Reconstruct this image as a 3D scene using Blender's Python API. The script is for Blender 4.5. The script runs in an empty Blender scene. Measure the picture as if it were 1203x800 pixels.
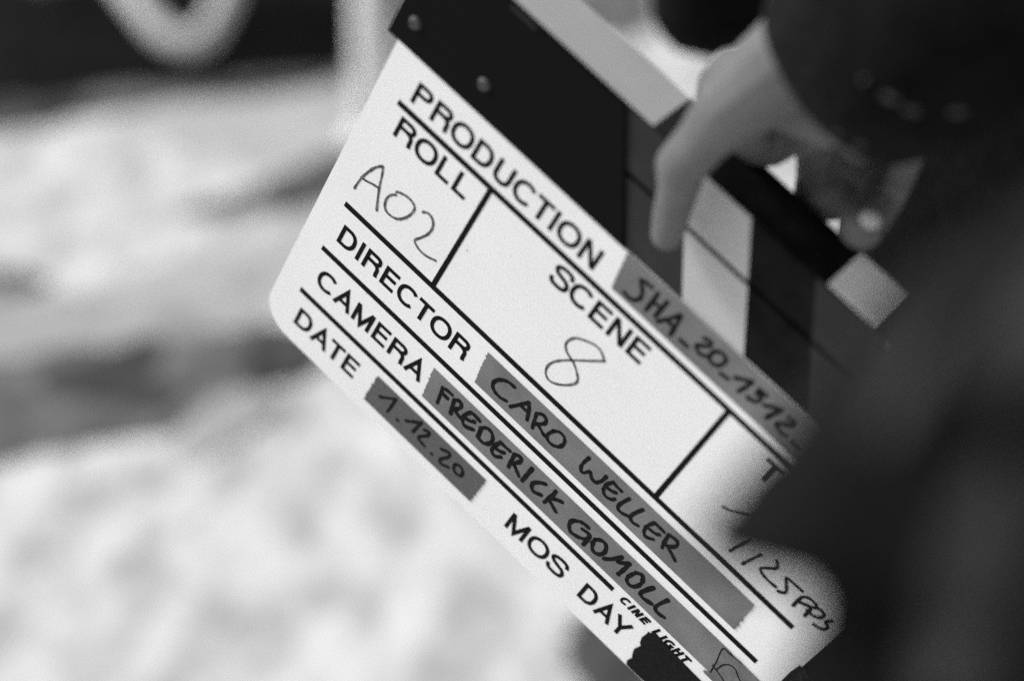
import bpy, bmesh, math, random
from mathutils import Vector, Matrix, noise

random.seed(7)
scene = bpy.context.scene
COL = scene.collection

# ------------------------------------------------------------------ camera
CAM_LOC = Vector((0, 0, 1.35))
PITCH = math.radians(-25)
cam_d = bpy.data.cameras.new('camera')
cam = bpy.data.objects.new('camera', cam_d); COL.objects.link(cam)
cam.location = CAM_LOC
cam.rotation_euler = (math.pi/2 + PITCH, 0, 0)
cam_d.sensor_width = 36; cam_d.lens = 70.02
cam_d.clip_start = 0.01; cam_d.clip_end = 500
cam_d.dof.use_dof = True; cam_d.dof.focus_distance = 0.825; cam_d.dof.aperture_fstop = 3.1
scene.camera = cam
CAM_M = Matrix.Translation(CAM_LOC) @ Matrix.Rotation(math.pi/2 + PITCH, 4, 'X')

# ------------------------------------------------------------------ overcast sky and soft sun (black-and-white film: neutral light)
SUN_EL, SUN_AZ = math.radians(45), math.radians(-84)      # azimuth from +Y (view) towards +X: left of the slate
world = bpy.data.worlds.new('World'); scene.world = world; world.use_nodes = True
nt = world.node_tree; nt.nodes.clear()
sky = nt.nodes.new('ShaderNodeTexSky'); sky.sky_type = 'NISHITA'; sky.sun_disc = False
sky.sun_elevation = SUN_EL; sky.sun_rotation = SUN_AZ
sky.air_density = 1.0; sky.dust_density = 4.0
bw = nt.nodes.new('ShaderNodeRGBToBW'); bg = nt.nodes.new('ShaderNodeBackground'); wo = nt.nodes.new('ShaderNodeOutputWorld')
bg.inputs['Strength'].default_value = 0.12
nt.links.new(sky.outputs[0], bw.inputs[0]); nt.links.new(bw.outputs[0], bg.inputs[0]); nt.links.new(bg.outputs[0], wo.inputs[0])
sun_d = bpy.data.lights.new('sun', 'SUN'); sun = bpy.data.objects.new('sun', sun_d); COL.objects.link(sun)
sun_d.energy = 1.4; sun_d.angle = math.radians(12); sun_d.color = (1, 1, 1)
sd = Vector((math.sin(SUN_AZ)*math.cos(SUN_EL), math.cos(SUN_AZ)*math.cos(SUN_EL), math.sin(SUN_EL)))
sun.rotation_euler = sd.to_track_quat('Z', 'Y').to_euler(); sun.location = sd*20

scene.view_settings.view_transform = 'Standard'; scene.view_settings.look = 'None'
scene.view_settings.gamma = 1.0; scene.view_settings.use_curve_mapping = False
scene.view_settings.exposure = 0.66

# ------------------------------------------------------------------ helpers
F_PX, CX, CY = 2340.0, 601.5, 400.0
def at(px, py, d):
    """world point seen at photo pixel (px, py), d metres in front of the lens"""
    return CAM_M @ Vector(((px-CX)/F_PX*d, -(py-CY)/F_PX*d, -d))

def tag(o, label=None, cat=None, group=None, kind=None):
    if label: o['label'] = label
    if cat: o['category'] = cat
    if group: o['group'] = group
    if kind: o['kind'] = kind
    return o

def link(name, me, mat, parent=None, smooth=False):
    o = bpy.data.objects.new(name, me); COL.objects.link(o)
    if mat: me.materials.append(mat)
    if parent: o.parent = parent
    if smooth:
        for p in me.polygons: p.use_smooth = True
    return o

def mesh(name, verts, faces, mat, parent=None, smooth=False):
    me = bpy.data.meshes.new(name); me.from_pydata([tuple(v) for v in verts], [], faces); me.update()
    return link(name, me, mat, parent, smooth)

def bm_obj(name, bm, mat, parent=None, smooth=False):
    bmesh.ops.recalc_face_normals(bm, faces=bm.faces[:])
    me = bpy.data.meshes.new(name); bm.to_mesh(me); bm.free()
    return link(name, me, mat, parent, smooth)

def empty(name, loc=(0, 0, 0)):
    o = bpy.data.objects.new(name, None); COL.objects.link(o); o.location = loc; o.empty_display_size = .05
    return o

def material(name, val, rough=.6, var=0, scale=60, bump=0, bscale=400, metal=0, coat=0, spec=.5, stretch=None):
    """procedural grey material: base value, slow tonal variation, fine relief"""
    m = bpy.data.materials.new(name); m.use_nodes = True
    t = m.node_tree; p = t.nodes['Principled BSDF']
    p.inputs['Base Color'].default_value = (val, val, val, 1)
    p.inputs['Roughness'].default_value = rough; p.inputs['Metallic'].default_value = metal
    p.inputs['Coat Weight'].default_value = coat; p.inputs['Coat Roughness'].default_value = .12
    p.inputs['Specular IOR Level'].default_value = spec
    tc = t.nodes.new('ShaderNodeTexCoord'); mp = t.nodes.new('ShaderNodeMapping')
    t.links.new(tc.outputs['Object'], mp.inputs[0])
    if stretch: mp.inputs['Scale'].default_value = stretch
    if var:
        n = t.nodes.new('ShaderNodeTexNoise'); n.inputs['Scale'].default_value = scale; n.inputs['Detail'].default_value = 6
        r = t.nodes.new('ShaderNodeMapRange'); r.inputs[1].default_value = .3; r.inputs[2].default_value = .7
        r.inputs[3].default_value = max(0, val-var); r.inputs[4].default_value = val+var
        t.links.new(mp.outputs[0], n.inputs['Vector']); t.links.new(n.outputs['Fac'], r.inputs[0]); t.links.new(r.outputs[0], p.inputs['Base Color'])
    if bump:
        n2 = t.nodes.new('ShaderNodeTexNoise'); n2.inputs['Scale'].default_value = bscale; n2.inputs['Detail'].default_value = 3
        b = t.nodes.new('ShaderNodeBump'); b.inputs['Strength'].default_value = bump; b.inputs['Distance'].default_value = .001
        t.links.new(mp.outputs[0], n2.inputs['Vector']); t.links.new(n2.outputs['Fac'], b.inputs['Height']); t.links.new(b.outputs[0], p.inputs['Normal'])
    return m

M_PLATE = material('white_acrylic', .765, .36, var=.018, scale=18, bump=.03, bscale=900)
M_PRINT = material('black_print', .005, .6, spec=.07)
M_MARK = material('marker_ink', .007, .6, var=.004, scale=500, spec=.08)
M_WORN = material('dry_wiped_ink', .07, .6, var=.11, scale=420, spec=.1)
M_TAPE = material('grey_paper_tape', .16, .85, spec=.2, var=.028, scale=48, bump=.3, bscale=1500)
M_TAPE_D = material('dark_grey_tape', .095, .8, spec=.2, var=.012, scale=700, bump=.25, bscale=1500)
M_TAPE_O = material('overlapping_grey_tape', .12, .7, var=.03, scale=200, bump=.25, bscale=1500)
M_GAFFER = material('black_gaffer_tape', .008, .85, spec=.12, var=.004, scale=900, bump=.3, bscale=2000)
M_STICK_B = material('black_stick_paint', .006, .75, spec=.08, var=.003, scale=80)
M_STICK_G = material('dark_grey_stick_paint', .026, .7, spec=.15, var=.004, scale=80)
M_STICK_W = material('white_stick_paint', .42, .5, var=.02, scale=60)
M_STICK_T = material('pale_stick_top', .56, .45, var=.03, scale=60)
M_STICK_V = material('bright_white_stick_paint', .82, .45, var=.02, scale=60)
M_HINGE = material('black_hinge_metal', .004, .75, spec=.07)
M_BOLT = material('dull_steel', .07, .6, metal=.2, spec=.3)
M_SKIN = material('skin', .125, .55, spec=.3, var=.02, scale=60, bump=.12, bscale=700)
M_NAIL_LIT = material('nail_highlight', .5, .3, var=.03, scale=90)  # pale tone standing in for sunlight on the fingertips
M_CLOTH = material('black_cloth', .004, .95, var=.002, scale=90, bump=.5, bscale=900, spec=.1)
M_KNIT = material('dark_knit', .008, .95, var=.004, scale=220, bump=.8, bscale=500, spec=.1)
M_COAT = material('streaked_dark_coat', .010, .95, var=.008, scale=13, bump=.3, bscale=700, spec=.05, stretch=(1, 1, .45))  # stretched tone noise puts lit fold streaks into the cloth colour
M_FOLD_LIT = material('lit_fold_grey', .040, .95, var=.015, scale=30, bump=.3, bscale=700, spec=.05)  # paler sleeve tone standing in for lit folds
M_THREAD = material('pale_thread', .055, .9)
M_CHAIR = material('off_white_paint', .48, .5, var=.03, scale=12)
M_WHITE = material('white_plastic', .78, .45, var=.02, scale=20)

MARKS = {
    'roll': [[(0.6,10.9),(0.9,15.1),(1.5,19.2),(2.8,23.9),(4.3,27.9),(6.0,30.6),(7.1,31.8)],[(7.1,31.8),(8.2,29.1),(9.1,25.3),(10.0,21.5),(11.6,16.3),(13.7,10.3)],[(1.1,18.3),(4.2,19.1),(7.0,20.2),(9.9,20.9)],[(17.7,24.9),(16.0,22.9),(15.1,19.7),(15.6,16.2),(17.2,14.1),(19.5,13.7),(22.2,14.4),(24.3,16.2),(26.2,19.3),(27.4,22.9),(27.6,26.4),(26.1,28.1),(23.7,28.7),(21.0,28.3),(18.2,27.1),(17.3,26.2)],[(31.3,28.4),(33.2,29.9),(35.5,29.7),(37.4,27.8),(38.2,24.8),(37.7,20.8),(35.9,16.6),(34.3,13.0),(36.0,11.4),(38.9,10.6),(42.5,11.1),(46.2,12.7)]],
    'scene': [[(126.2,37.4),(122.1,32.5),(115.8,25.3),(111.7,20.0),(109.6,15.8),(109.1,12.1),(110.2,8.9),(112.5,7.4),(115.3,8.2),(118.2,10.6),(120.9,14.0),(122.3,16.8),(122.1,19.3),(119.8,22.2),(116.8,24.6),(114.5,25.5),(112.0,26.6),(110.1,28.9),(109.9,31.6),(110.9,34.6),(112.4,36.5),(115.3,38.4),(118.9,40.2),(122.2,40.4),(124.4,39.1),(126.3,37.4)]],
    'director': [[(102.9,-9.7),(99.3,-10.2),(96.2,-12.7),(94.7,-16.1),(95.5,-19.0),(97.9,-20.4),(100.9,-20.5),(103.5,-19.4)],[(106.2,-20.4),(108.7,-15.9),(111.7,-10.4)],[(111.7,-10.4),(113.6,-14.2),(115.1,-19.1)],[(109.5,-15.3),(113.7,-15.4)],[(116.8,-12.1),(117.9,-16.5),(118.9,-20.5)],[(116.8,-12.1),(119.1,-10.1),(121.5,-10.7),(121.9,-13.4),(119.1,-17.2)],[(119.6,-16.3),(122.2,-17.6),(124.8,-18.8)],[(126.6,-13.2),(125.7,-17.0),(127.0,-19.3),(130.0,-19.4),(132.6,-17.2),(133.3,-13.7),(131.9,-11.0),(129.0,-10.7),(126.8,-12.7)],[(145.1,-9.6),(144.5,-14.2),(145.1,-18.1),(147.0,-18.7),(148.9,-15.4),(150.6,-17.3),(153.1,-18.0),(154.9,-14.6),(155.3,-10.6)],[(159.0,-10.2),(157.4,-14.3),(157.9,-18.2),(160.1,-19.8),(162.7,-18.8),(163.8,-17.0)],[(159.0,-10.2),(161.2,-10.7),(163.7,-10.8)],[(158.5,-15.3),(161.3,-14.6),(162.4,-13.7)],[(168.2,-10.8),(166.9,-15.9),(166.7,-19.2),(168.6,-20.6),(172.5,-19.0)],[(175.2,-10.0),(173.5,-15.3),(173.4,-18.6),(175.2,-20.0),(177.9,-19.1)],[(182.1,-10.9),(180.9,-15.2),(181.1,-18.8),(183.1,-20.7),(186.2,-18.7)],[(182.1,-10.9),(184.7,-10.8),(187.5,-11.0)],[(182.2,-15.8),(185.3,-15.3),(186.7,-14.1)],[(189.6,-10.1),(190.2,-14.7),(191.1,-18.9)],[(189.6,-10.1),(193.4,-9.5),(194.9,-11.5),(193.4,-14.7),(190.7,-16.4)],[(192.1,-16.0),(195.6,-17.4),(198.3,-19.0)]],
    'camera': [[(77.9,-41.5),(78.6,-45.9),(79.4,-51.1)],[(77.9,-41.5),(80.0,-40.8),(82.8,-40.6)],[(78.8,-44.3),(81.9,-44.4)],[(84.9,-42.0),(85.8,-46.1),(86.8,-50.2)],[(84.9,-42.0),(87.3,-40.2),(89.0,-42.1),(87.9,-45.4),(86.2,-46.9)],[(87.0,-46.6),(89.5,-47.4),(92.0,-48.0)],[(93.9,-40.3),(92.4,-44.4),(92.8,-48.0),(95.1,-49.6),(99.0,-47.4)],[(93.9,-40.3),(96.3,-40.1),(99.0,-40.5)],[(93.6,-45.6),(96.1,-44.6),(97.4,-43.3)],[(101.1,-43.6),(103.1,-40.8),(105.9,-40.5),(108.1,-43.1),(108.1,-46.5),(106.0,-49.2),(102.0,-49.2)],[(101.4,-43.2),(102.3,-48.5)],[(111.7,-41.1),(110.5,-45.4),(110.7,-49.2),(113.1,-50.2),(115.4,-47.9)],[(111.7,-41.1),(114.3,-41.2),(117.0,-41.0)],[(111.4,-46.2),(114.1,-45.5),(115.5,-44.4)],[(119.4,-40.5),(120.0,-44.5),(120.5,-49.1)],[(119.4,-40.5),(122.1,-39.1),(123.3,-40.9),(121.9,-44.2),(120.2,-45.7)],[(121.5,-45.3),(123.9,-47.0),(126.3,-48.8)],[(129.1,-39.3),(128.9,-44.4),(128.7,-49.6)],[(137.6,-40.4),(134.9,-42.7),(133.1,-45.7),(133.7,-48.5),(135.6,-49.4),(138.7,-47.7)],[(142.8,-39.2),(142.6,-43.9),(141.7,-49.8)],[(147.6,-41.5),(144.1,-43.6),(142.3,-46.1)],[(142.3,-46.1),(145.1,-47.5),(147.9,-48.9)],[(162.9,-41.7),(159.4,-42.2),(156.1,-45.2),(155.8,-48.7),(157.9,-51.5),(161.1,-51.1),(164.7,-48.8),(165.7,-46.2)],[(161.3,-45.1),(165.4,-45.0),(165.7,-52.0)],[(168.2,-44.3),(168.6,-47.8),(170.7,-50.6),(173.4,-49.5),(174.6,-45.8),(173.2,-42.1),(170.6,-41.7),(168.4,-44.0)],[(176.1,-49.4),(179.2,-45.1),(181.3,-40.4)],[(181.3,-40.4),(181.3,-44.6),(185.5,-40.1)],[(185.5,-40.1),(185.3,-45.3),(184.8,-50.2)],[(189.6,-42.4),(188.6,-47.2),(189.7,-49.7),(192.3,-49.8),(194.2,-46.5),(194.2,-42.4),(192.5,-39.9),(190.1,-41.3)],[(199.4,-40.6),(197.6,-45.8),(197.0,-49.1),(199.1,-50.2),(203.1,-49.0)],[(207.2,-40.0),(205.7,-45.6),(205.5,-49.3),(207.5,-50.5),(210.9,-49.7)]],
    'date': [[(56.4,-75.4),(59.6,-72.3),(63.0,-69.0)],[(63.0,-69.0),(63.1,-74.1),(62.8,-79.3)],[(68.4,-78.5),(68.8,-78.6)],[(72.1,-74.8),(75.4,-71.5),(78.3,-68.4)],[(78.3,-68.4),(77.9,-72.4),(77.4,-76.8)],[(81.2,-70.6),(83.6,-69.3),(83.8,-71.8),(81.1,-76.2),(81.7,-78.0),(85.1,-78.5)],[(89.6,-79.0),(90.0,-79.0)],[(92.2,-72.0),(95.8,-70.1),(96.9,-72.2),(94.4,-77.5),(95.8,-79.3),(99.2,-77.7)],[(101.0,-73.1),(101.6,-75.8),(104.0,-77.0),(106.0,-75.8),(105.6,-72.7),(103.3,-71.5),(101.1,-72.6)]],
    'production': [[(124.2,84.2),(121.4,83.9),(119.1,83.0),(121.0,80.8),(122.6,78.2),(122.7,75.0),(121.0,72.7),(118.7,72.1),(116.8,72.6)],[(127.3,84.2),(127.4,78.9),(127.3,73.2)],[(132.0,84.3),(131.8,79.6),(131.5,74.3)],[(127.9,78.9),(131.6,79.9)],[(133.4,73.2),(136.2,78.1),(139.2,83.9)],[(139.2,83.9),(139.9,79.2),(140.4,72.5)],[(136.0,77.0),(139.5,77.0)],[(144.7,74.2),(148.1,74.3)],[(151.3,83.2),(154.0,84.3),(154.5,82.1),(150.9,78.3),(151.4,76.7),(153.6,75.9),(155.9,77.1)],[(157.2,82.0),(156.9,78.3),(158.8,76.6),(161.8,78.0),(162.8,82.0),(161.1,83.9),(158.5,83.3),(157.2,81.7)],[(164.2,75.7),(167.6,76.3)],[(169.3,79.2),(172.1,81.5),(175.3,83.8)],[(175.3,83.8),(174.6,79.6),(173.6,75.1)],[(182.4,83.4),(179.1,83.4)],[(179.1,83.4),(179.3,80.5)],[(179.3,80.5),(180.8,81.4),(181.7,79.7),(180.5,77.2),(177.9,76.2)],[(184.0,79.0),(186.7,81.3),(189.9,83.6)],[(189.9,83.6),(188.7,79.7),(187.5,74.9)],[(193.3,82.7),(195.8,83.0),(196.0,80.9),(192.0,77.2),(192.3,75.5),(194.9,74.7),(197.1,75.2)],[(200.0,74.8),(203.2,74.7)]],
    'take': [[(197.8,23.3),(200.8,24.7),(204.4,27.9),(211.0,33.3),(217.4,38.9),(223.5,46.2),(229.3,50.6),(233.8,50.0)]],
    'fps': [[(211.8,7.3),(213.0,12.6),(214.7,19.8)],[(218.8,6.8),(219.8,10.9),(221.6,17.7)],[(227.7,21.3),(229.4,18.3),(225.3,12.5),(226.8,10.6),(230.6,10.0),(234.2,10.4)],[(242.5,18.8),(238.4,18.7),(234.8,18.2),(237.2,14.5),(238.3,11.6),(236.0,9.5)],[(249.6,18.7),(246.2,18.6),(244.0,16.1),(243.9,9.4)],[(243.9,12.9),(248.3,15.4)],[(249.7,9.7),(249.5,14.6)],[(248.6,15.1),(251.2,17.9),(254.3,17.8),(254.2,15.0),(251.7,13.0),(248.7,12.9)],[(258.1,18.3),(256.8,15.3),(258.8,14.0),(257.9,11.1),(254.4,9.6)]],
    'doodle': [[(240.1,-54.2),(238.6,-46.1),(236.8,-38.0),(240.2,-37.2),(246.0,-36.5)],[(241.1,-50.0),(241.5,-45.5),(243.4,-42.3),(246.3,-41.9),(249.1,-43.9),(251.6,-45.3)],[(238.7,-50.0),(244.4,-51.5),(246.9,-52.8)]],
}
# ------------------------------------------------------------------ ground
def ground_material():
    m = bpy.data.materials.new('frosted_ground'); m.use_nodes = True
    t = m.node_tree; p = t.nodes['Principled BSDF']; p.inputs['Roughness'].default_value = .9
    p.inputs['Specular IOR Level'].default_value = .15
    tc = t.nodes.new('ShaderNodeTexCoord')
    def noise_n(scale, detail, lo, hi, a, b_):
        n = t.nodes.new('ShaderNodeTexNoise'); n.inputs['Scale'].default_value = scale; n.inputs['Detail'].default_value = detail
        n.inputs['Roughness'].default_value = .6
        r = t.nodes.new('ShaderNodeMapRange'); r.interpolation_type = 'SMOOTHSTEP'
        for i, v in enumerate((lo, hi, a, b_)): r.inputs[i+1].default_value = v
        mp = t.nodes.new('ShaderNodeMapping'); mp.inputs['Scale'].default_value = (1, .5, 1); mp.inputs['Rotation'].default_value = (0, 0, .35)
        t.links.new(tc.outputs['Object'], mp.inputs[0]); t.links.new(mp.outputs[0], n.inputs['Vector']); t.links.new(n.outputs['Fac'], r.inputs[0]); return r
    def math_n(op, a, b_):
        n = t.nodes.new('ShaderNodeMath'); n.operation = op
        for i, v in enumerate((a, b_)):
            if isinstance(v, (int, float)): n.inputs[i].default_value = v
            else: t.links.new(v, n.inputs[i])
        return n.outputs[0]
    base = noise_n(11, 8, .36, .62, .36, .63).outputs[0]
    base = math_n('MULTIPLY', base, noise_n(26, 5, .28, .45, .66, 1).outputs[0])
    t.links.new(base, p.inputs['Base Color'])
    return m
def dark_ground_material():
    return material('dark_ground', .055, .95, spec=.1, var=.03, scale=14, bump=.6, bscale=120)
M_GROUND_DARK = dark_ground_material()
g = mesh('ground', [(-150, -150, 0), (150, -150, 0), (150, 150, 0), (-150, 150, 0)], [(0, 1, 2, 3)], ground_material())
tag(g, 'pale mottled frosted ground', kind='structure')

def on_ground(px, py):
    a = at(px, py, 1) - CAM_LOC
    return CAM_LOC + a*(-CAM_LOC.z/a.z)

def patch(name, pts, mat, h, seed, label):
    """a low uneven sheet in a greyer tone than the ground around it; outline given as seen ground points"""
    c = [on_ground(*q) for q in pts]; n = len(c)
    mid = sum(c, Vector())/n
    verts, faces = [], []
    K = 72; rings = 7
    for r in range(rings+1):
        for k in range(K):
            f = k/K*n; i = int(f); fr = f-i
            p0, p1, p2, p3 = c[(i-1) % n], c[i % n], c[(i+1) % n], c[(i+2) % n]
            q = .5*((2*p1)+(p2-p0)*fr+(2*p0-5*p1+4*p2-p3)*fr**2+(3*p1-p0-3*p2+p3)*fr**3)
            s = 1-r/rings
            q = mid+(q-mid)*s
            w = noise.noise(Vector((q.x*6, q.y*6, seed)))*.05*s + noise.noise(Vector((q.x*20, q.y*20, seed)))*.025*s
            d = (q-mid); L = max(d.length, 1e-4)
            q = q + d/L*w
            verts.append((q.x, q.y, .004 + h*math.sqrt(1-s*s)*(.7+.5*noise.noise(Vector((q.x*9, q.y*9, seed+3)))) if r else -.002))
    for r in range(rings):
        for k in range(K):
            a, b_ = r*K+k, r*K+(k+1) % K
            faces.append((a, b_, b_+K, a+K))
    o = mesh(name, verts, faces, mat, None, True)
    return tag(o, label, kind='structure')

M_GROUND_MID = material('mid_grey_ground', .125, .95, spec=.1, var=.06, scale=14, bump=.6, bscale=120)
PT = 'ground_patch'  # patches of ground in greyer and darker tones
M_FROST = material('grey_frost', .40, .95, spec=.1, var=.05, scale=10, bump=.6, bscale=120)
patch(PT, [(120, 150), (230, 118), (430, 92), (440, 190), (330, 196), (230, 185)], M_FROST, .006, 41, 'greyer frosted ground behind the slate')
patch(PT, [(90, 345), (180, 310), (300, 275), (400, 260), (400, 345), (300, 375), (160, 380)], M_FROST, .006, 42, 'greyer frosted ground beside the slate')
M_GROUND_GREY = material('pale_grey_ground', .33, .95, spec=.1, var=.06, scale=12, bump=.6, bscale=120)
patch(PT, [(-60, 352), (90, 345), (230, 352), (320, 372), (310, 420), (180, 450), (-60, 460)], M_GROUND_GREY, .008, 21, 'grey ground around the dark patch at the left')
patch(PT, [(-80, 112), (120, 106), (260, 92), (400, 84), (420, 104), (330, 112), (200, 130), (60, 146), (-80, 168)], M_GROUND_MID, .008, 22, 'mid grey ground along the tarmac')
patch(PT, [(-60, 420), (40, 402), (150, 390), (240, 384), (340, 380), (340, 440), (270, 480), (180, 512), (70, 530), (-10, 548), (-60, 550)], M_GROUND_MID, .012, 1, 'mid grey ground around the dark patch at the left')
patch(PT, [(20, 432), (120, 408), (190, 404), (255, 420), (245, 466), (170, 498), (90, 500), (25, 480)], M_GROUND_DARK, .016, 11, 'dark ground patch at the left')
patch(PT, [(262, 405), (330, 384), (430, 384), (410, 430), (330, 456), (272, 446)], M_GROUND_DARK, .012, 2, 'dark ground patch beside the corner of the slate')
patch(PT, [(200, 252), (270, 228), (340, 202), (430, 180), (430, 226), (340, 244), (260, 256)], M_GROUND_MID, .012, 3, 'thin grey streak left of the slate')
patch(PT, [(270, 238), (345, 198), (440, 172), (440, 224), (350, 244)], M_GROUND_DARK, .015, 13, 'darker end of the grey streak left of the slate')
patch(PT, [(-80, 128), (30, 118), (130, 118), (70, 148), (-80, 162)], M_GROUND_DARK, .012, 4, 'thin dark streak at the far left')
patch(PT, [(655, 735), (720, 700), (900, 720), (900, 900), (690, 900), (650, 810)], M_GROUND_DARK, .012, 5, 'dark ground patch below the slate')
patch(PT, [(205, 520), (240, 478), (300, 462), (330, 478), (290, 515), (235, 548)], M_GROUND_GREY, .010, 6, 'small grey ground patch')
patch(PT, [(-40, 325), (20, 318), (60, 332), (30, 352), (-40, 352)], M_GROUND_MID, .010, 7, 'small mid grey ground patch at the left edge')
patch(PT, [(235, 340), (280, 318), (350, 305), (360, 330), (300, 350)], M_GROUND_GREY, .010, 31, 'faint grey streak beside the slate')
patch(PT, [(640, -10), (760, -30), (770, 30), (720, 52), (650, 30)], M_GROUND_MID, .010, 8, 'mid grey ground beyond the clapsticks')

# dark tarmac strip beyond the pale ground
M_TAR = material('dark_tarmac', .006, .95, var=.004, scale=6, spec=.05)
tp_ = []
for k in range(41):                                     # uneven broken edge
    f = k/40; px = -900+1295*f; py = 200-112*f+13*noise.noise(Vector((f*17, 2, 0)))+7*noise.noise(Vector((f*47, 5, 0)))
    tp_.append(on_ground(px, py))
tp_ += [on_ground(455, 52), on_ground(500, -60)]
e3 = tp_[-1]
tar = mesh('tarmac', [(q.x, q.y, .016) for q in tp_]+[(e3.x+6, 60, .016), (-40, 60, .016)], [tuple(range(len(tp_)+2))], M_TAR)
tag(tar, 'dark tarmac beyond the pale ground', kind='structure')

# ------------------------------------------------------------------ pale chair and post in the background
def tube(name, pts, rad, mat, parent=None, seg=16, sub=8, closed=False):
    P = [Vector(p) for p in pts]; path = []
    n = len(P)
    for i in range(n-1):
        p0, p1, p2, p3 = P[max(i-1, 0)], P[i], P[i+1], P[min(i+2, n-1)]
        for k in range(sub):
            f = k/sub
            path.append(.5*((2*p1)+(p2-p0)*f+(2*p0-5*p1+4*p2-p3)*f*f+(3*p1-p0-3*p2+p3)*f**3))
    path.append(P[-1])
    rads = rad if callable(rad) else (lambda f: rad)
    verts, faces = [], []
    up = Vector((.3, .9, .2))
    for i, q in enumerate(path):
        tdir = (path[min(i+1, len(path)-1)]-path[max(i-1, 0)]).normalized()
        s = tdir.cross(up).normalized(); v = s.cross(tdir).normalized()
        r = rads(i/(len(path)-1))
        for k in range(seg):
            a = 2*math.pi*k/seg
            verts.append(q+(s*math.cos(a)+v*math.sin(a))*r)
    for i in range(len(path)-1):
        for k in range(seg):
            a, b_ = i*seg+k, i*seg+(k+1) % seg
            faces.append((a, b_, b_+seg, a+seg))
    faces.append(tuple(range(seg))[::-1]); faces.append(tuple(range((len(path)-1)*seg, len(path)*seg)))
    return mesh(name, verts, faces, mat, parent, True)

D1 = 4.35
base = on_ground(215, 62)
chair = empty('sled_chair', (base.x, base.y, 0))
tag(chair, 'white chair with thick bent tube runners on the dark tarmac', 'chair')
def rel(o, p): return Vector(p)-o.location
run = [at(60, -200, D1+.30), at(120, -60, D1+.15), at(160, 2, D1), at(196, 42, D1-.05), at(232, 48, D1-.06), at(256, 18, D1-.02), at(276, -50, D1), at(300, -250, D1)]
tube('runner', [rel(chair, q) for q in run], .028, M_CHAIR, chair)
off = Vector((-.42, .55, 0))
tube('runner', [rel(chair, q+off) for q in run], .028, M_CHAIR, chair)
sp = rel(chair, at(200, -250, D1)); sx = sp.x-.15; sy = sp.y+.2; sz = .46
bm = bmesh.new(); bmesh.ops.create_cube(bm, size=1)
bmesh.ops.scale(bm, vec=(.55, .55, .035), verts=bm.verts); bmesh.ops.bevel(bm, geom=bm.edges[:], offset=.012, segments=2, affect='EDGES')
bmesh.ops.translate(bm, vec=(sx, sy, sz), verts=bm.verts); bm_obj('seat', bm, M_WHITE, chair, True)
bm = bmesh.new(); bmesh.ops.create_cube(bm, size=1)
bmesh.ops.scale(bm, vec=(.52, .035, .45), verts=bm.verts); bmesh.ops.bevel(bm, geom=bm.edges[:], offset=.012, segments=2, affect='EDGES')
bmesh.ops.translate(bm, vec=(sx, sy+.27, sz+.26), verts=bm.verts); bm_obj('backrest', bm, M_WHITE, chair, True)

pb = on_ground(436, 165)
post = empty('white_post', (pb.x, pb.y, 0)); tag(post, 'pale upright post standing behind the corner of the slate', 'post')
tube('pole', [(0, 0, .01), (.006, 0, .4), (.012, 0, .9), (.016, 0, 1.25)], .034, M_WHITE, post)
tube('foot', [(0, 0, .002), (0, 0, .03)], lambda f: .06-.02*f, M_WHITE, post)
tube('cap', [(.016, 0, 1.25), (.016, 0, 1.28)], lambda f: .038-.008*f, M_WHITE, post)

# ------------------------------------------------------------------ the slate
# board frame: X to the right along the rules, Y up, Z out of the face; origin at the left end of the rule under ROLL
R_U = Vector((0.7189465, -0.67902466, 0.14846364))
R_Y = Vector((0.38356259, 0.56571442, 0.72996365)); R_Y = (R_Y - R_U*R_Y.dot(R_U)).normalized()
R_Z = R_U.cross(R_Y)
O_D = 0.8231243693
o_loc = Vector(((405.2-CX)/F_PX*O_D, -(239.2-CY)/F_PX*O_D, -O_D))
BM = CAM_M @ Matrix.Translation(o_loc) @ Matrix((R_U, R_Y, R_Z)).transposed().to_4x4()
slate = empty('clapperboard'); slate.matrix_world = BM
tag(slate, 'white film slate with black printed rows, grey name tapes and striped clapsticks, held aslant', 'clapperboard')
mm = .001
def B(x, y, z=0): return BM @ Vector((x*mm, y*mm, z*mm))
BI = BM.inverted()
def bz(px, py, z):
    """board millimetres of the point seen at (px, py) lying z mm in front of the face"""
    o = BI @ CAM_LOC; d = (BI @ at(px, py, 1)) - o
    k = (z*mm-o.z)/d.z
    return (o+d*k)/mm

def prism(name, poly, z0, z1, mat, parent, bev=0, seg=2):
    bm = bmesh.new()
    lo = [bm.verts.new((x*mm, y*mm, z0*mm)) for x, y in poly]
    f = bm.faces.new(lo)
    r = bmesh.ops.extrude_face_region(bm, geom=[f])
    vs = [e for e in r['geom'] if isinstance(e, bmesh.types.BMVert)]
    bmesh.ops.translate(bm, vec=(0, 0, (z1-z0)*mm), verts=vs)
    if bev:
        bmesh.ops.recalc_face_normals(bm, faces=bm.faces[:])
        bmesh.ops.bevel(bm, geom=bm.edges[:], offset=bev*mm, segments=seg, affect='EDGES', clamp_overlap=True)
    return bm_obj(name, bm, mat, parent)

def rounded(x0, y0, x1, y1, r_bl, r_br, r_tr, r_tl, n=10):
    out = []
    for cx, cy, r, a0 in ((x0+r_bl, y0+r_bl, r_bl, 180), (x1-r_br, y0+r_br, r_br, 270), (x1-r_tr, y1-r_tr, r_tr, 0), (x0+r_tl, y1-r_tl, r_tl, 90)):
        if r < .01: out.append((cx, cy)); continue
        for k in range(n+1):
            a = math.radians(a0+90*k/n); out.append((cx+r*math.cos(a), cy+r*math.sin(a)))
    return out

plate = prism('writing_plate', rounded(-11.8, -91, 263.5, 88.6, 16, 14, .6, .6), -4, 0, M_PLATE, slate, .5)

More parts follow.
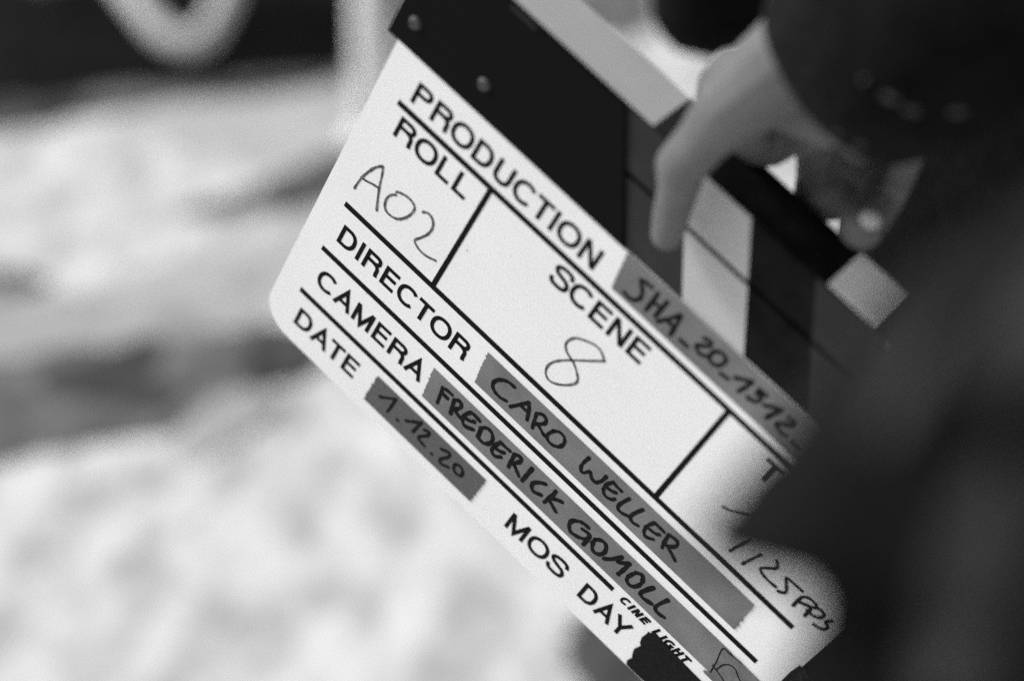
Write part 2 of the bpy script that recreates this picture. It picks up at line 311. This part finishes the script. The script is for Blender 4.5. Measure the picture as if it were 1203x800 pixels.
# ---- flat marks: ribbons a tenth of a millimetre above the face
def smooth_path(P, sub=8):
    P = [Vector((p[0], p[1], 0)) for p in P]; n = len(P)
    if n < 3: return P
    out = []
    for i in range(n-1):
        p0, p1, p2, p3 = P[max(i-1, 0)], P[i], P[i+1], P[min(i+2, n-1)]
        for k in range(sub):
            f = k/sub
            out.append(.5*((2*p1)+(p2-p0)*f+(2*p0-5*p1+4*p2-p3)*f*f+(3*p1-p0-3*p2+p3)*f**3))
    out.append(P[-1]); return out

def ribbon(verts, faces, path, w, z, closed=False, round_cap=False, wob=0, seed=0):
    n = len(path); base_i = len(verts)
    L, Rr = [], []
    for i, p in enumerate(path):
        a = path[(i-1) % n] if (closed or i) else None
        b_ = path[(i+1) % n] if (closed or i < n-1) else None
        d0 = (p-a).normalized() if a is not None and (p-a).length > 1e-6 else None
        d1 = (b_-p).normalized() if b_ is not None and (b_-p).length > 1e-6 else None
        if d0 is None: d0 = d1
        if d1 is None: d1 = d0
        nrm = Vector((-d0.y-d1.y, d0.x+d1.x, 0))
        nrm = nrm.normalized() if nrm.length > 1e-5 else Vector((-d0.y, d0.x, 0))
        c = max(.35, nrm.dot(Vector((-d0.y, d0.x, 0))))
        h = w/2/c
        if wob: h *= 1+wob*noise.noise(Vector((i*.23, seed*3.1, 0)))
        L.append(p+nrm*h); Rr.append(p-nrm*h)
    for l, r in zip(L, Rr):
        verts.append((l.x*mm, l.y*mm, z*mm)); verts.append((r.x*mm, r.y*mm, z*mm))
    m = n if closed else n-1
    for i in range(m):
        a, c = base_i+2*i, base_i+2*((i+1) % n)
        faces.append((a, a+1, c+1, c))
    if round_cap and not closed:
        for end, other in ((0, 1), (n-1, n-2)):
            p = path[end]; d = (p-path[other]).normalized()
            l, r = (L[end], Rr[end])
            hw = (l-r).length/2
            s = Vector((-d.y, d.x, 0))
            bi = len(verts); K = 8
            for k in range(K+1):
                a = -math.pi/2+math.pi*k/K
                q = p+(d*math.cos(a)+s*math.sin(a))*hw
                verts.append((q.x*mm, q.y*mm, z*mm))
            faces.append(tuple(range(bi, bi+K+1)))

def fix_up(o):
    bm = bmesh.new(); bm.from_mesh(o.data)
    for f in bm.faces:
        f.normal_update()
        if f.normal.z < 0: f.normal_flip()
    bm.to_mesh(o.data); bm.free(); return o

# ---- printed grotesque capitals drawn as strokes: cap height 1, stroke t
def letter(ch, t):
    h = t/2
    V = lambda *p: [Vector((x, y, 0)) for x, y in p]
    def arc(cx, cy, rx, ry, a0, a1, n=20, e=2.25):
        out = []
        for k in range(n+1):
            a = math.radians(a0+(a1-a0)*k/n); c, s = math.cos(a), math.sin(a)
            out.append(Vector((cx+rx*math.copysign(abs(c)**(2/e), c), cy+ry*math.copysign(abs(s)**(2/e), s), 0)))
        return out
    if ch == 'I': return t, [(V((h, 0), (h, 1)), 0)]
    if ch == 'L': return .62, [(V((h, 1), (h, h), (.62, h)), 0)]
    if ch == 'T': return .76, [(V((0, 1-h), (.76, 1-h)), 0), (V((.38, 1-h), (.38, 0)), 0)]
    if ch == 'E': return .70, [(V((.70, 1-h), (h, 1-h), (h, h), (.70, h)), 0), (V((h, .53), (.65, .53)), 0)]
    if ch == 'H': return .76, [(V((h, 0), (h, 1)), 0), (V((.76-h, 0), (.76-h, 1)), 0), (V((h, .52), (.76-h, .52)), 0)]
    if ch == 'N': return .78, [(V((h, 0), (h, 1)), 0), (V((.78-h, 0), (.78-h, 1)), 0), (V((h*1.05, .985), (.78-h*1.05, .015)), 0)]
    if ch == 'M': return .94, [(V((h, 0), (h, 1)), 0), (V((.94-h, 0), (.94-h, 1)), 0), (V((h, .99), (.47, .07), (.94-h, .99)), 0)]
    if ch == 'A': return .90, [(V((h*.9, 0), (.45, 1-h*.6), (.90-h*.9, 0)), 0), (V((.2, .33), (.70, .33)), 0)]
    if ch == 'Y': return .88, [(V((h*.8, 1), (.44, .42), (.88-h*.8, 1)), 0), (V((.44, .45), (.44, 0)), 0)]
    if ch == 'K': return .84, [(V((h, 0), (h, 1)), 0), (V((.80, 1), (h, .36)), 0), (V((.32, .58), (.80, 0)), 0)]
    if ch == 'O': return .98, [(arc(.49, .5, .49-h, .5-h+.012, 0, 360, 40)[:-1], 1)]
    if ch == 'C': return .92, [(arc(.48, .5, .48-h, .5-h+.012, 42, 318, 34), 0)]
    if ch == 'G': return .96, [(arc(.48, .5, .48-h, .5-h+.012, 42, 320, 34), 0), (V((.52, .46), (.96-h, .46), (.96-h, 0)), 0)]
    if ch == 'D': return .82, [(V((h, h), (h, 1-h))+V((.36, 1-h))+arc(.36, .5, .46-h, .5-h, 88, -88, 20)+V((.36, h)), 1)]
    if ch == 'U': return .78, [(V((h, 1))+V((h, .36))+arc(.39, .36, .39-h, .37-h, 182, 358, 18)+V((.78-h, .36), (.78-h, 1)), 0)]
    if ch == 'P': return .76, [(V((h, 0), (h, 1-h), (.42, 1-h))+arc(.44, .72, .32-h, .28-h, 88, -88, 14)+V((.42, .44+h), (h, .44+h)), 0)]
    if ch == 'R': return .80, [(V((h, 0), (h, 1-h), (.44, 1-h))+arc(.46, .735, .32-h, .265-h, 88, -88, 14)+V((.44, .47+h), (h, .47+h)), 0),
                               (V((.44, .47+h))+arc(.50, .30, .21, .23, 70, 0, 8)+V((.715, .12), (.75, 0)), 0)]
    if ch == 'S':
        pts = [(.79, .70), (.74, .86), (.60, .955-h*.3), (.41, .965-h*.3), (.20, .92-h*.3), (.09, .77), (.16, .63), (.32, .565), (.50, .52), (.67, .46), (.765, .30), (.70, .13), (.52, .05+h*.25), (.33, .05+h*.25), (.14, .12), (.06, .31)]
        return .83, [(smooth_path(pts, 4), 0)]
    return .4, []

def word(name, text, x0, x1, y0, cap, t_mm, z, mat, parent, shear=0, gap=.17):
    t = t_mm/cap; items, cur = [], 0
    kern = {('A', 'T'): -.10, ('T', 'A'): -.10, ('A', 'Y'): -.12, ('R', 'O'): -.02, ('L', 'I'): 0, ('C', 'T'): -.03}
    for i, ch in enumerate(text):
        w, st = letter(ch, t); g_ = gap
        if ch in 'OCGS': g_ -= .05
        if i+1 < len(text) and text[i+1] in 'OCGS': g_ -= .05
        if i+1 < len(text): g_ += kern.get((ch, text[i+1]), 0)
        if i+1 < len(text) and (ch in 'ATY' or text[i+1] in 'ATY'): g_ -= .06
        items.append((cur, st)); cur += w+(g_ if i+1 < len(text) else 0)
    k = (x1-x0)/cur
    verts, faces = [], []; q = 0
    for ox, st in items:
        for path, closed in st:
            pp = [Vector((x0+(ox+p.x)*k+shear*p.y*cap, y0+p.y*cap, 0)) for p in path]
            ribbon(verts, faces, pp, t_mm, z+.012*q, bool(closed)); q = (q+1) % 3
    return fix_up(mesh(name, verts, faces, mat, parent))

def rule(x0, y0, x1, y1, w, z=.10):
    d = Vector((x1-x0, y1-y0, 0)).normalized(); s = Vector((-d.y, d.x, 0))*w/2
    a, b_ = Vector((x0, y0, 0)), Vector((x1, y1, 0))
    o = mesh('printed_rule', [((p.x)*mm, p.y*mm, z*mm) for p in (a+s, a-s, b_-s, b_+s)], [(0, 1, 2, 3)], M_PRINT, plate)
    return fix_up(o)
RW = 2.9
rule(0, 64.3, 250, 64.3, RW); rule(0, .1, 250, .1, RW); rule(0, -30, 250, -30, RW); rule(0, -60.2, 187.5, -60.2, RW)
rule(50.7, 63.2, 50.7, 1.2, 2.4, .112); rule(175.6, 63.2, 175.6, 1.2, 2.4, .112)
CAP = 11.3; ST = 1.95
for text, x0, x1, y0 in (('PRODUCTION', 4.2, 101.8, 69.1), ('ROLL', 4.3, 43.4, 49), ('SCENE', 89, 138, 49), ('TAKE', 197.5, 237, 49),
                         ('DIRECTOR', 4.3, 78.6, -20.7), ('CAMERA', 4.6, 67.9, -50.5), ('DATE', 4.3, 41.2, -80.3), ('MOS', 134, 167.6, -80.4), ('DAY', 177.3, 204.7, -80.2)):
    o = word('printed_word', text, x0, x1, y0, CAP, ST, .11, M_PRINT, plate); o['label'] = 'printed heading reading ' + text
for text, x0, x1 in (('CINE', 191.6, 206.9), ('LIGHT', 211.0, 230.2)):
    o = word('printed_word', text, x0, x1, -62.7, 4.9, 1.35, .11, M_PRINT, plate, shear=.32, gap=.20); o['label'] = 'small slanted maker lettering reading ' + text

def handwriting(key, w, z, mat, parent, label, wob=.35):
    verts, faces = [], []
    for i, st in enumerate(MARKS[key]):
        ribbon(verts, faces, smooth_path(st), w, z+.008*(i % 4), False, True, wob, i+len(key))
    o = fix_up(mesh('handwriting', verts, faces, mat, parent)); o['label'] = label; return o
handwriting('roll', 1.2, .12, M_WORN, plate, 'thin worn marker writing reading A02')
handwriting('scene', 1.1, .12, M_WORN, plate, 'thin marker figure 8')
handwriting('take', 1.3, .12, M_MARK, plate, 'marker stroke in the take field')
handwriting('fps', 1.45, .12, M_MARK, plate, 'marker note ending in 25 FPS')

for px, py, rr in ((549, 294, .35), (745, 641, .3), (655, 520, .22), (690, 372, .2), (430, 345, .25), (360, 352, .2), (812, 540, .22), (600, 300, .18)):
    q = bz(px, py, 0); pts = [(q.x+rr*math.cos(k*.7)*(1+.3*math.sin(k*2.1)), q.y+rr*math.sin(k*.7)*(1+.3*math.cos(k*1.7))) for k in range(9)]
    fix_up(mesh('ink_speck', [(x*mm, y*mm, .13*mm) for x, y in pts], [tuple(range(9))], M_WORN, plate))

def torn(x, ya, yb, amp, seed, n=16):
    """uneven torn or serrated end of a tape, from ya to yb"""
    return [(x + amp*noise.noise(Vector((k*.9, seed, 0))) + (.28 if k % 2 else -.28)*amp*.6, ya+(yb-ya)*k/n) for k in range(1, n)]
def tape(x0, x1, y0, y1, mat, sl=0, sr=0, seed=0, z0=.13, th=.24, amp=1.0, label=None):
    # sl / sr: how much further right the lower corner of the left / right end lies
    L = [(x0+sl*(y1-y)/(y1-y0)+dx-x0, y) for dx, y in torn(x0, y1, y0, amp, seed)]
    Rr = [(x1+sr*(y1-y)/(y1-y0)+dx-x1, y) for dx, y in torn(x1, y0, y1, amp, seed+5)]
    poly = [(x0, y1)]+L+[(x0+sl, y0), (x1+sr, y0)]+Rr+[(x1, y1)]
    o = prism('tape_strip', poly, z0, z0+th, mat, slate)
    if label: o['label'] = label
    return o
tp = tape(85.5, 233.4, -24.8, -5.7, M_TAPE, 2.3, 1.2, 1, label='grey tape strip in the director row')
handwriting('director', 1.85, .43, M_MARK, tp, 'black handwriting reading CARO WELLER')
tp = tape(69.8, 240, -55.2, -36.4, M_TAPE, 2.3, 1.0, 2, label='grey tape strip in the camera row')
handwriting('camera', 2.1, .43, M_MARK, tp, 'black handwriting reading FREDERICK GOMOLL')
tp = tape(50.6, 116.1, -84.4, -66.3, M_TAPE_D, -.3, -.4, 3, label='dark grey tape strip in the date row')
handwriting('date', 1.75, .43, M_MARK, tp, 'black handwriting reading 1.12.20')
tp = tape(108.8, 236, 69.4, 88.9, M_TAPE, 2.8, .5, 4, label='grey tape strip along the top edge of the slate')
handwriting('production', 1.95, .43, M_MARK, tp, 'black handwriting reading SHA-20-1512')
# short darker tape laid over the end of the camera row
tp = prism('tape_strip', [(236.4, -37.2), (237.6, -43), (239.0, -49.3), (239.8, -54.5), (237.4, -56.8), (238.6, -57.6), (262.4, -57.6), (262.8, -38), (256.5, -37), (246.4, -36.6)], .46, .68, M_TAPE_O, slate)
tp['label'] = 'short darker tape overlapping the end of the camera tape'
handwriting('doodle', .7, .73, M_MARK, tp, 'marker lines on the overlapping tape')
# black tape covering the lower right of the plate, torn on its left
blk = [(210.1, -64.1), (210.3, -65.6), (209.8, -69.6), (210.7, -72.9), (211.9, -74.2), (210.8, -78.8), (211.6, -81.9), (212.7, -84.4), (211.9, -88.2), (213.0, -90.2), (216, -90.3), (223, -90.2), (262.8, -76), (262.8, -63.9), (240, -63.3), (231.1, -62.9), (220.7, -62.3), (212.6, -61.4), (211.4, -61.2), (211.3, -63.6)]
tp = prism('tape_strip', blk, .16, .42, M_GAFFER, slate); tp['label'] = 'torn black cloth tape at the lower right corner'
# black tape wrapped over the right edge with loose threads
tp = prism('tape_strip', [(261.6, -45), (264.6, -45), (266.5, -30), (267.5, -14), (265.5, -12.6), (262.4, -13.5), (261.9, -20), (262.3, -30)], -2.2, .32, M_GAFFER, slate)
tp['label'] = 'black cloth tape wrapped over the right edge'
for k in range(9):
    y = -13.5-k*1.6; x = 264.5+random.uniform(-.5, 1.5)
    verts, faces = [], []
    ribbon(verts, faces, smooth_path([(x, y), (x+1.4, y+random.uniform(-1, 1)), (x+2.6+random.random(), y+random.uniform(-1.6, 1.6))]), .35, .45+.02*k, False, True)
    mesh('thread', verts, faces, M_THREAD, tp)

# ---- clapsticks
XL, XR = -17.4, 262.0
Y0, YG0, YG1, Y1 = 88.75, 116.4, 117.6, 141.2
ZF, ZB = -.6, -27.0
def stick(name, y0, y1, label):
    o = prism(name, [(XL, y0), (XR, y0), (XR, y1), (XL, y1)], ZB, ZF, M_STICK_B, slate, .7); o['label'] = label; return o
low = stick('fixed_stick', Y0, YG0, 'lower striped clapstick fixed to the plate')
upp = stick('hinged_stick', YG1, Y1, 'upper striped clapstick under the hand')
def dx(y): return -.565*(y-117)       # stripes lean
for s, y0, y1 in ((low, Y0+.5, YG0-.5), (upp, YG1+.5, Y1-.5)):
    for xa, xb, m_ in ((91, 120, M_STICK_G), (120, 151, M_STICK_W), (182, 213, M_STICK_G), (213, 243, M_STICK_W)):
        prism('stripe', [(xa+dx(y0), y0), (xb+dx(y0), y0), (xb+dx(y1), y1), (xa+dx(y1), y1)], ZF-.3, ZF+.12, m_, s)
for xa, xb, m_ in ((XL+.6, 89.6, M_STICK_T), (89.6, 112, M_STICK_G), (173, 194.5, M_STICK_V), (216, 240, M_STICK_G)):
    bm = bmesh.new(); bmesh.ops.create_cube(bm, size=1)
    bmesh.ops.scale(bm, vec=((xb-xa)*mm, .4*mm, (ZF-ZB-1.4)*mm), verts=bm.verts)
    bmesh.ops.translate(bm, vec=((xa+xb)/2*mm, (Y1+.02)*mm, (ZF+ZB)/2*mm), verts=bm.verts)
    bm_obj('top_stripe', bm, m_, upp)
# hinge plates: black metal covering the left ends, slanted right edge
y0, y1 = Y0+.3, Y1-.3
hp_ = prism('hinge_plate', [(XL+.4, y0), (91+dx(y0), y0), (91+dx(y1), y1), (XL+.4, y1)], ZF+.1, ZF+1.3, M_HINGE, slate, .3)
hp_['label'] = 'black metal hinge plate over the left end of the sticks'
for px, py in ((487, 28), (568, 100)):
    q = bz(px, py, 1.0)
    bm = bmesh.new(); bmesh.ops.create_cone(bm, cap_ends=True, segments=24, radius1=2.9*mm, radius2=2.0*mm, depth=1.3*mm)
    bmesh.ops.translate(bm, vec=(q.x*mm, q.y*mm, (ZF+1.9)*mm), verts=bm.verts); bo = bm_obj('bolt', bm, M_BOLT, hp_)
    prism('bolt_slot', [(q.x-1.5, q.y-.3), (q.x+1.5, q.y-.3), (q.x+1.5, q.y+.3), (q.x-1.5, q.y+.3)], ZF+2.45, ZF+2.6, M_HINGE, bo)
q = bz(617, 22, 1.0)
prism('hinge_pin', [(q.x-7, q.y-.8), (q.x+6, q.y-.8), (q.x+6, q.y+.8), (q.x-7, q.y+.8)], ZF+1.2, ZF+2.0, M_STICK_G, hp_, .3)

# ------------------------------------------------------------------ the person holding the slate
pbase = at(1120, 600, .75)
person = empty('person', (pbase.x, pbase.y, 0))
tag(person, 'person in a dark coat whose bare hand grips the clapsticks', 'person')
PO = person.location.copy()

def blob_mesh(name, chains, mat, parent, voxel, smooth_it=8):
    """one continuous skin: overlapping tapered chains fused by voxel remeshing; chains are lists of (world point, radius)"""
    bm = bmesh.new()
    for ch in chains:
        for i in range(len(ch)-1):
            (p, r0), (q, r1) = ch[i], ch[i+1]
            n = max(2, int((q-p).length/(min(r0, r1)*.35))+1)
            for k in range(n+(1 if i == len(ch)-2 else 0)):
                f = k/n; c = p.lerp(q, f); r = r0+(r1-r0)*f
                m = Matrix.Translation(c-PO) @ Matrix.Scale(r, 4)
                bmesh.ops.create_icosphere(bm, subdivisions=2, radius=1, matrix=m)
    o = bm_obj(name, bm, mat, parent)
    md = o.modifiers.new('fuse', 'REMESH'); md.mode = 'VOXEL'; md.voxel_size = voxel; md.use_smooth_shade = True
    sm = o.modifiers.new('soften', 'SMOOTH'); sm.factor = .6; sm.iterations = smooth_it
    return o

def hp(px, py, z):      # hand point: seen at (px, py), z mm in front of the slate's face
    q = bz(px, py, z); return B(q.x, q.y, q.z)
m_ = .001
hand = [
    # thumb laid over the front of the sticks
    [(hp(784, 275, 8.5), 6.3*m_), (hp(789, 250, 9), 7.2*m_), (hp(797, 222, 10), 7.8*m_), (hp(801, 194, 12), 9.6*m_), (hp(828, 162, 13), 9.8*m_), (hp(860, 125, 11), 13*m_), (hp(900, 95, 6), 16*m_), (hp(950, 60, 2), 19*m_)],
    # palm and back of the hand along the stick
    [(hp(862, 88, -12), 10*m_), (hp(905, 100, -10), 15*m_), (hp(960, 118, -10), 15*m_), (hp(1010, 130, -12), 14*m_), (hp(1052, 150, -14), 11*m_)],
    [(hp(905, 92, -2), 17*m_), (hp(960, 70, -4), 19*m_), (hp(1010, 60, -6), 20*m_), (hp(1080, 10, -6), 22*m_), (hp(1150, -40, -6), 24*m_)],
    [(hp(1010, 125, -12), 15*m_), (hp(1030, 80, -8), 19*m_), (hp(1080, 10, -6), 22*m_)],
    # web between thumb and forefinger
    [(hp(850, 140, 9), 8*m_), (hp(870, 115, -2), 9*m_), (hp(858, 95, -14), 8*m_)],
    [(hp(868, 146, -6), 9*m_), (hp(890, 166, -24), 9*m_), (hp(904, 172, -30), 8*m_), (hp(928, 158, -30), 8.2*m_), (hp(965, 150, -26), 9*m_)],
    # forefinger and middle finger going down behind the sticks
    [(hp(866, 88, -14), 9.5*m_), (hp(846, 100, -28), 8.5*m_), (hp(838, 135, -38), 8*m_), (hp(850, 210, -36), 7.2*m_)],
    [(hp(945, 120, -18), 10*m_), (hp(962, 160, -38), 8.6*m_), (hp(960, 205, -42), 8*m_), (hp(950, 260, -38), 7.2*m_)],
    # ring finger and little finger curled onto the back edge
    [(hp(1005, 140, -22), 10*m_), (hp(1012, 176, -46), 8.4*m_), (hp(995, 200, -50), 8.2*m_), (hp(981, 218, -44), 9.8*m_), (hp(978, 230, -40), 9.8*m_)],
    [(hp(1056, 150, -18), 8.2*m_), (hp(1068, 180, -34), 6.0*m_), (hp(1056, 214, -42), 5.4*m_), (hp(1042, 240, -38), 5.6*m_), (hp(1016, 262, -24), 8.0*m_), (hp(1012, 267, -21), 8.4*m_)],
]
ho = blob_mesh('hand', hand, M_SKIN, person, .0011, 3)
for px, py, z, sx_, sy_ in ((1023, 258, -15.5, 4.6, 3.4), (1036, 241, -31, 3.4, 2.6)):       # pale nail shapes put in as the sunlit highlight on the curled fingers
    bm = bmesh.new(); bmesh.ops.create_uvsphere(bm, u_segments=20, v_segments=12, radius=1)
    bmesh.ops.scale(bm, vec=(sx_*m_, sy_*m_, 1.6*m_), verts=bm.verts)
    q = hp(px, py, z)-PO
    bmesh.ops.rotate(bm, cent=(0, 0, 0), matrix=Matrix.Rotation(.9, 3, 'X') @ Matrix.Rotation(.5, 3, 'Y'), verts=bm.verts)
    bmesh.ops.translate(bm, vec=q, verts=bm.verts); bm_obj('nail_highlight', bm, M_NAIL_LIT, ho, True)
ho['label'] = 'bare hand with the thumb over the striped sticks'

# holding arm: knitted cuff, then the sleeve
def loft(name, rings, mat, parent, seg=64, fold=0, ffreq=12, seed=0, cap=True, fr2=40):
    """rings: (centre, axis, side radius, other radius); cloth folds from noise"""
    verts, faces = [], []
    for i, (c, ax, ra, rb) in enumerate(rings):
        ax = ax.normalized(); s = ax.cross(Vector((0, 0, 1))).normalized(); v = s.cross(ax).normalized()
        for k in range(seg):
            a = 2*math.pi*k/seg; d = s*math.cos(a)*ra+v*math.sin(a)*rb
            q = c+d
            w = fold*(noise.noise(q*ffreq+Vector((seed, 0, 0)))+.35*noise.noise(q*fr2+Vector((seed, 5, 0))))
            verts.append(q+d.normalized()*w-PO)
    n = len(rings)
    for i in range(n-1):
        for k in range(seg):
            a, b_ = i*seg+k, i*seg+(k+1) % seg
            faces.append((a, b_, b_+seg, a+seg))
    if cap: faces.append(tuple(range(seg))[::-1]); faces.append(tuple(range((n-1)*seg, n*seg)))
    return mesh(name, verts, faces, mat, parent, True)

c0, c1 = hp(990, 84, -6), hp(1068, 22, -6)
c2 = at(1330, -190, .60)
axis = (c1-c0).normalized(); axis2 = (c2-c1).normalized()
rings = []
for k in range(9):
    f = k/8; c = c0+axis*(.034*f)
    r = .036+.005*math.sin(f*math.pi)
    rings.append((c, axis, r*.92 if k else .026, r if k else .028))
cuff = loft('cuff', rings, M_KNIT, person, seg=96, fold=.0012, ffreq=60, fr2=200)
rings = []
for k in range(40):
    f = k/39; c = (c0+axis*.028).lerp(c2, f)
    r = .041+.022*f
    if k == 0: r = .034
    rings.append((c, axis.lerp(axis2, min(1, f*3)), r, r*1.05))
sl = loft('sleeve', rings, M_CLOTH, person, seg=96, fold=.006, ffreq=22)
from mathutils.bvhtree import BVHTree
def surface_hit(objs, px, py):
    best = None
    for o in objs:
        t_ = BVHTree.FromPolygons([v.co+PO for v in o.data.vertices], [tuple(p.vertices) for p in o.data.polygons])
        hit = t_.ray_cast(CAM_LOC, (at(px, py, 1)-CAM_LOC).normalized())
        if hit[0] is not None and (best is None or hit[3] < best[3]): best = hit
    return best
def stitch(px0, py0, px1, py1, rad, on, parent):
    pts = []
    for f in (0, .33, .66, 1):
        hit = surface_hit(on, px0+(px1-px0)*f, py0+(py1-py0)*f)
        if hit is None: return
        pts.append(hit[0]+hit[1]*rad*(.1+.5*math.sin(f*math.pi))-PO)
    tube('stitch', pts, lambda f: rad*(.35+.65*math.sin(max(.05, min(.95, f))*math.pi)), M_THREAD, parent, seg=10, sub=3)
for a_ in ((1036, 112, 1056, 119), (1061, 128, 1080, 133), (1114, 134, 1136, 131), (978, 155, 988, 160), (1002, 169, 1018, 171), (1012, 92, 1018, 97)):
    stitch(*a_, .0017, [cuff, sl], sl)

# body of the coat behind and to the right of the slate
rings = []
for k in range(60):
    f = k/59; zz = 1.62-1.55*f
    cxp = at(1372, 250, .82)
    rings.append((Vector((cxp.x+.04*math.sin(f*5), cxp.y+.05*f, zz)), Vector((0, 0, -1)), .13+.02*f, .16+.02*f))
coat = loft('coat', [(c, Vector((.001, .0, -1)), a, b_) for c, ax, a, b_ in rings], M_CLOTH, person, seg=96, fold=.012, ffreq=9, fr2=25)

# near arm: the other sleeve, close to the lens at the right of the frame
edge = [(180, 1290), (240, 1200), (300, 1108), (340, 1062), (380, 1028), (430, 980), (480, 938), (520, 912), (550, 878), (580, 856), (606, 834), (632, 818), (652, 820), (668, 856), (680, 908), (692, 944), (714, 957), (740, 955), (780, 940), (820, 922), (880, 908), (940, 905), (1040, 910)]
def edge_x(y):
    for (ya, xa), (yb, xb) in zip(edge, edge[1:]):
        if ya <= y <= yb: return xa+(xb-xa)*(y-ya)/(yb-ya)
    return edge[-1][1]
ND = .31
verts, faces = [], []; seg = 72; rows = 110
for i in range(rows):
    y = 185+(1035-185)*i/(rows-1); xl = edge_x(y); xr = 1560+40*math.sin(y*.01)
    cxp, hw = (xl+xr)/2, (xr-xl)/2
    for k in range(seg):
        a = 2*math.pi*k/seg
        px = cxp-hw*math.cos(a); dz = -.055*math.sin(a)
        q = at(px, y, ND+.03) + (at(CX, CY, 1)-CAM_LOC)*(dz)
        d = (q-at(cxp, y, ND+.03)).normalized()
        # long diagonal cloth folds on the side turned to the lens
        fold = 0
        for fx, fy, lean, wd, ln, am in ((1185, 690, -.28, 62, 150, .024), (1085, 450, -.55, 40, 120, .010), (1275, 400, -.5, 65, 150, .026), (1010, 560, -.6, 40, 80, -.006), (1250, 640, -.3, 45, 160, .010)):
            u_ = (px-fx)-lean*(y-fy)
            fold += am*math.exp(-(u_/wd)**2-((y-fy)/ln)**2)
        q = q+d*max(0, math.sin(a))*fold+d*.006*abs(math.sin(a))*noise.noise(q*30)
        verts.append(q-PO)
for i in range(rows-1):
    for k in range(seg):
        a, b_ = i*seg+k, i*seg+(k+1) % seg
        faces.append((a, b_, b_+seg, a+seg))
faces.append(tuple(range(seg))[::-1]); faces.append(tuple(range((rows-1)*seg, rows*seg)))
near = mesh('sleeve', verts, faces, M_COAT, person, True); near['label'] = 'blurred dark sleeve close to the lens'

def fold_highlight(cx, cy, hx, hy, lean):  # paler patch on the near sleeve, painting the light on its folds
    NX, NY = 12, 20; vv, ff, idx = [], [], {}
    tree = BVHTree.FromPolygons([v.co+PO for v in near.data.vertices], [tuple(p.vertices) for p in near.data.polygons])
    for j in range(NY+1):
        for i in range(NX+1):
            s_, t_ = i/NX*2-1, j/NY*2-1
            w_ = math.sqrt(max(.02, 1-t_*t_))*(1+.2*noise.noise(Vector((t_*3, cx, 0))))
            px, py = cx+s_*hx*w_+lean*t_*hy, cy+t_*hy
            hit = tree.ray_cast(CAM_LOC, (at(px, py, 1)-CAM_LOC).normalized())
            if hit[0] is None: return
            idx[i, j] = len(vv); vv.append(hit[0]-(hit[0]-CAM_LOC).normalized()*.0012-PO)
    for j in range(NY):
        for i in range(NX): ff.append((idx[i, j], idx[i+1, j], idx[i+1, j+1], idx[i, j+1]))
    p = mesh('lit_fold_patch', vv, ff, M_FOLD_LIT, near, True)
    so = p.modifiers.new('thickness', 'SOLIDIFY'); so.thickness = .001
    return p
fold_highlight(1142, 690, 44, 150, -.26); fold_highlight(1225, 395, 50, 85, -.5); fold_highlight(1070, 455, 18, 70, -.5)

# dark elbow of the far side seen behind the wrist
rings = []
p0, p1 = at(838, 68, 1.35), at(850, -330, 1.25)
for k in range(24):
    f = k/23; r = .040*min(1, math.sqrt(max(0, 1-(1-min(1, f*5))**2))+.05)+.02*f
    rings.append((p0.lerp(p1, f), p1-p0, r, r))
tail = loft('coat_tail', rings, M_CLOTH, person, seg=48, fold=.004, ffreq=25)
tail['label'] = 'dark cloth behind the wrist'

scene.render.engine = 'CYCLES'
scene.cycles.use_denoising = False      # the photograph is grainy film-like black and white
scene.cycles.use_adaptive_sampling = False
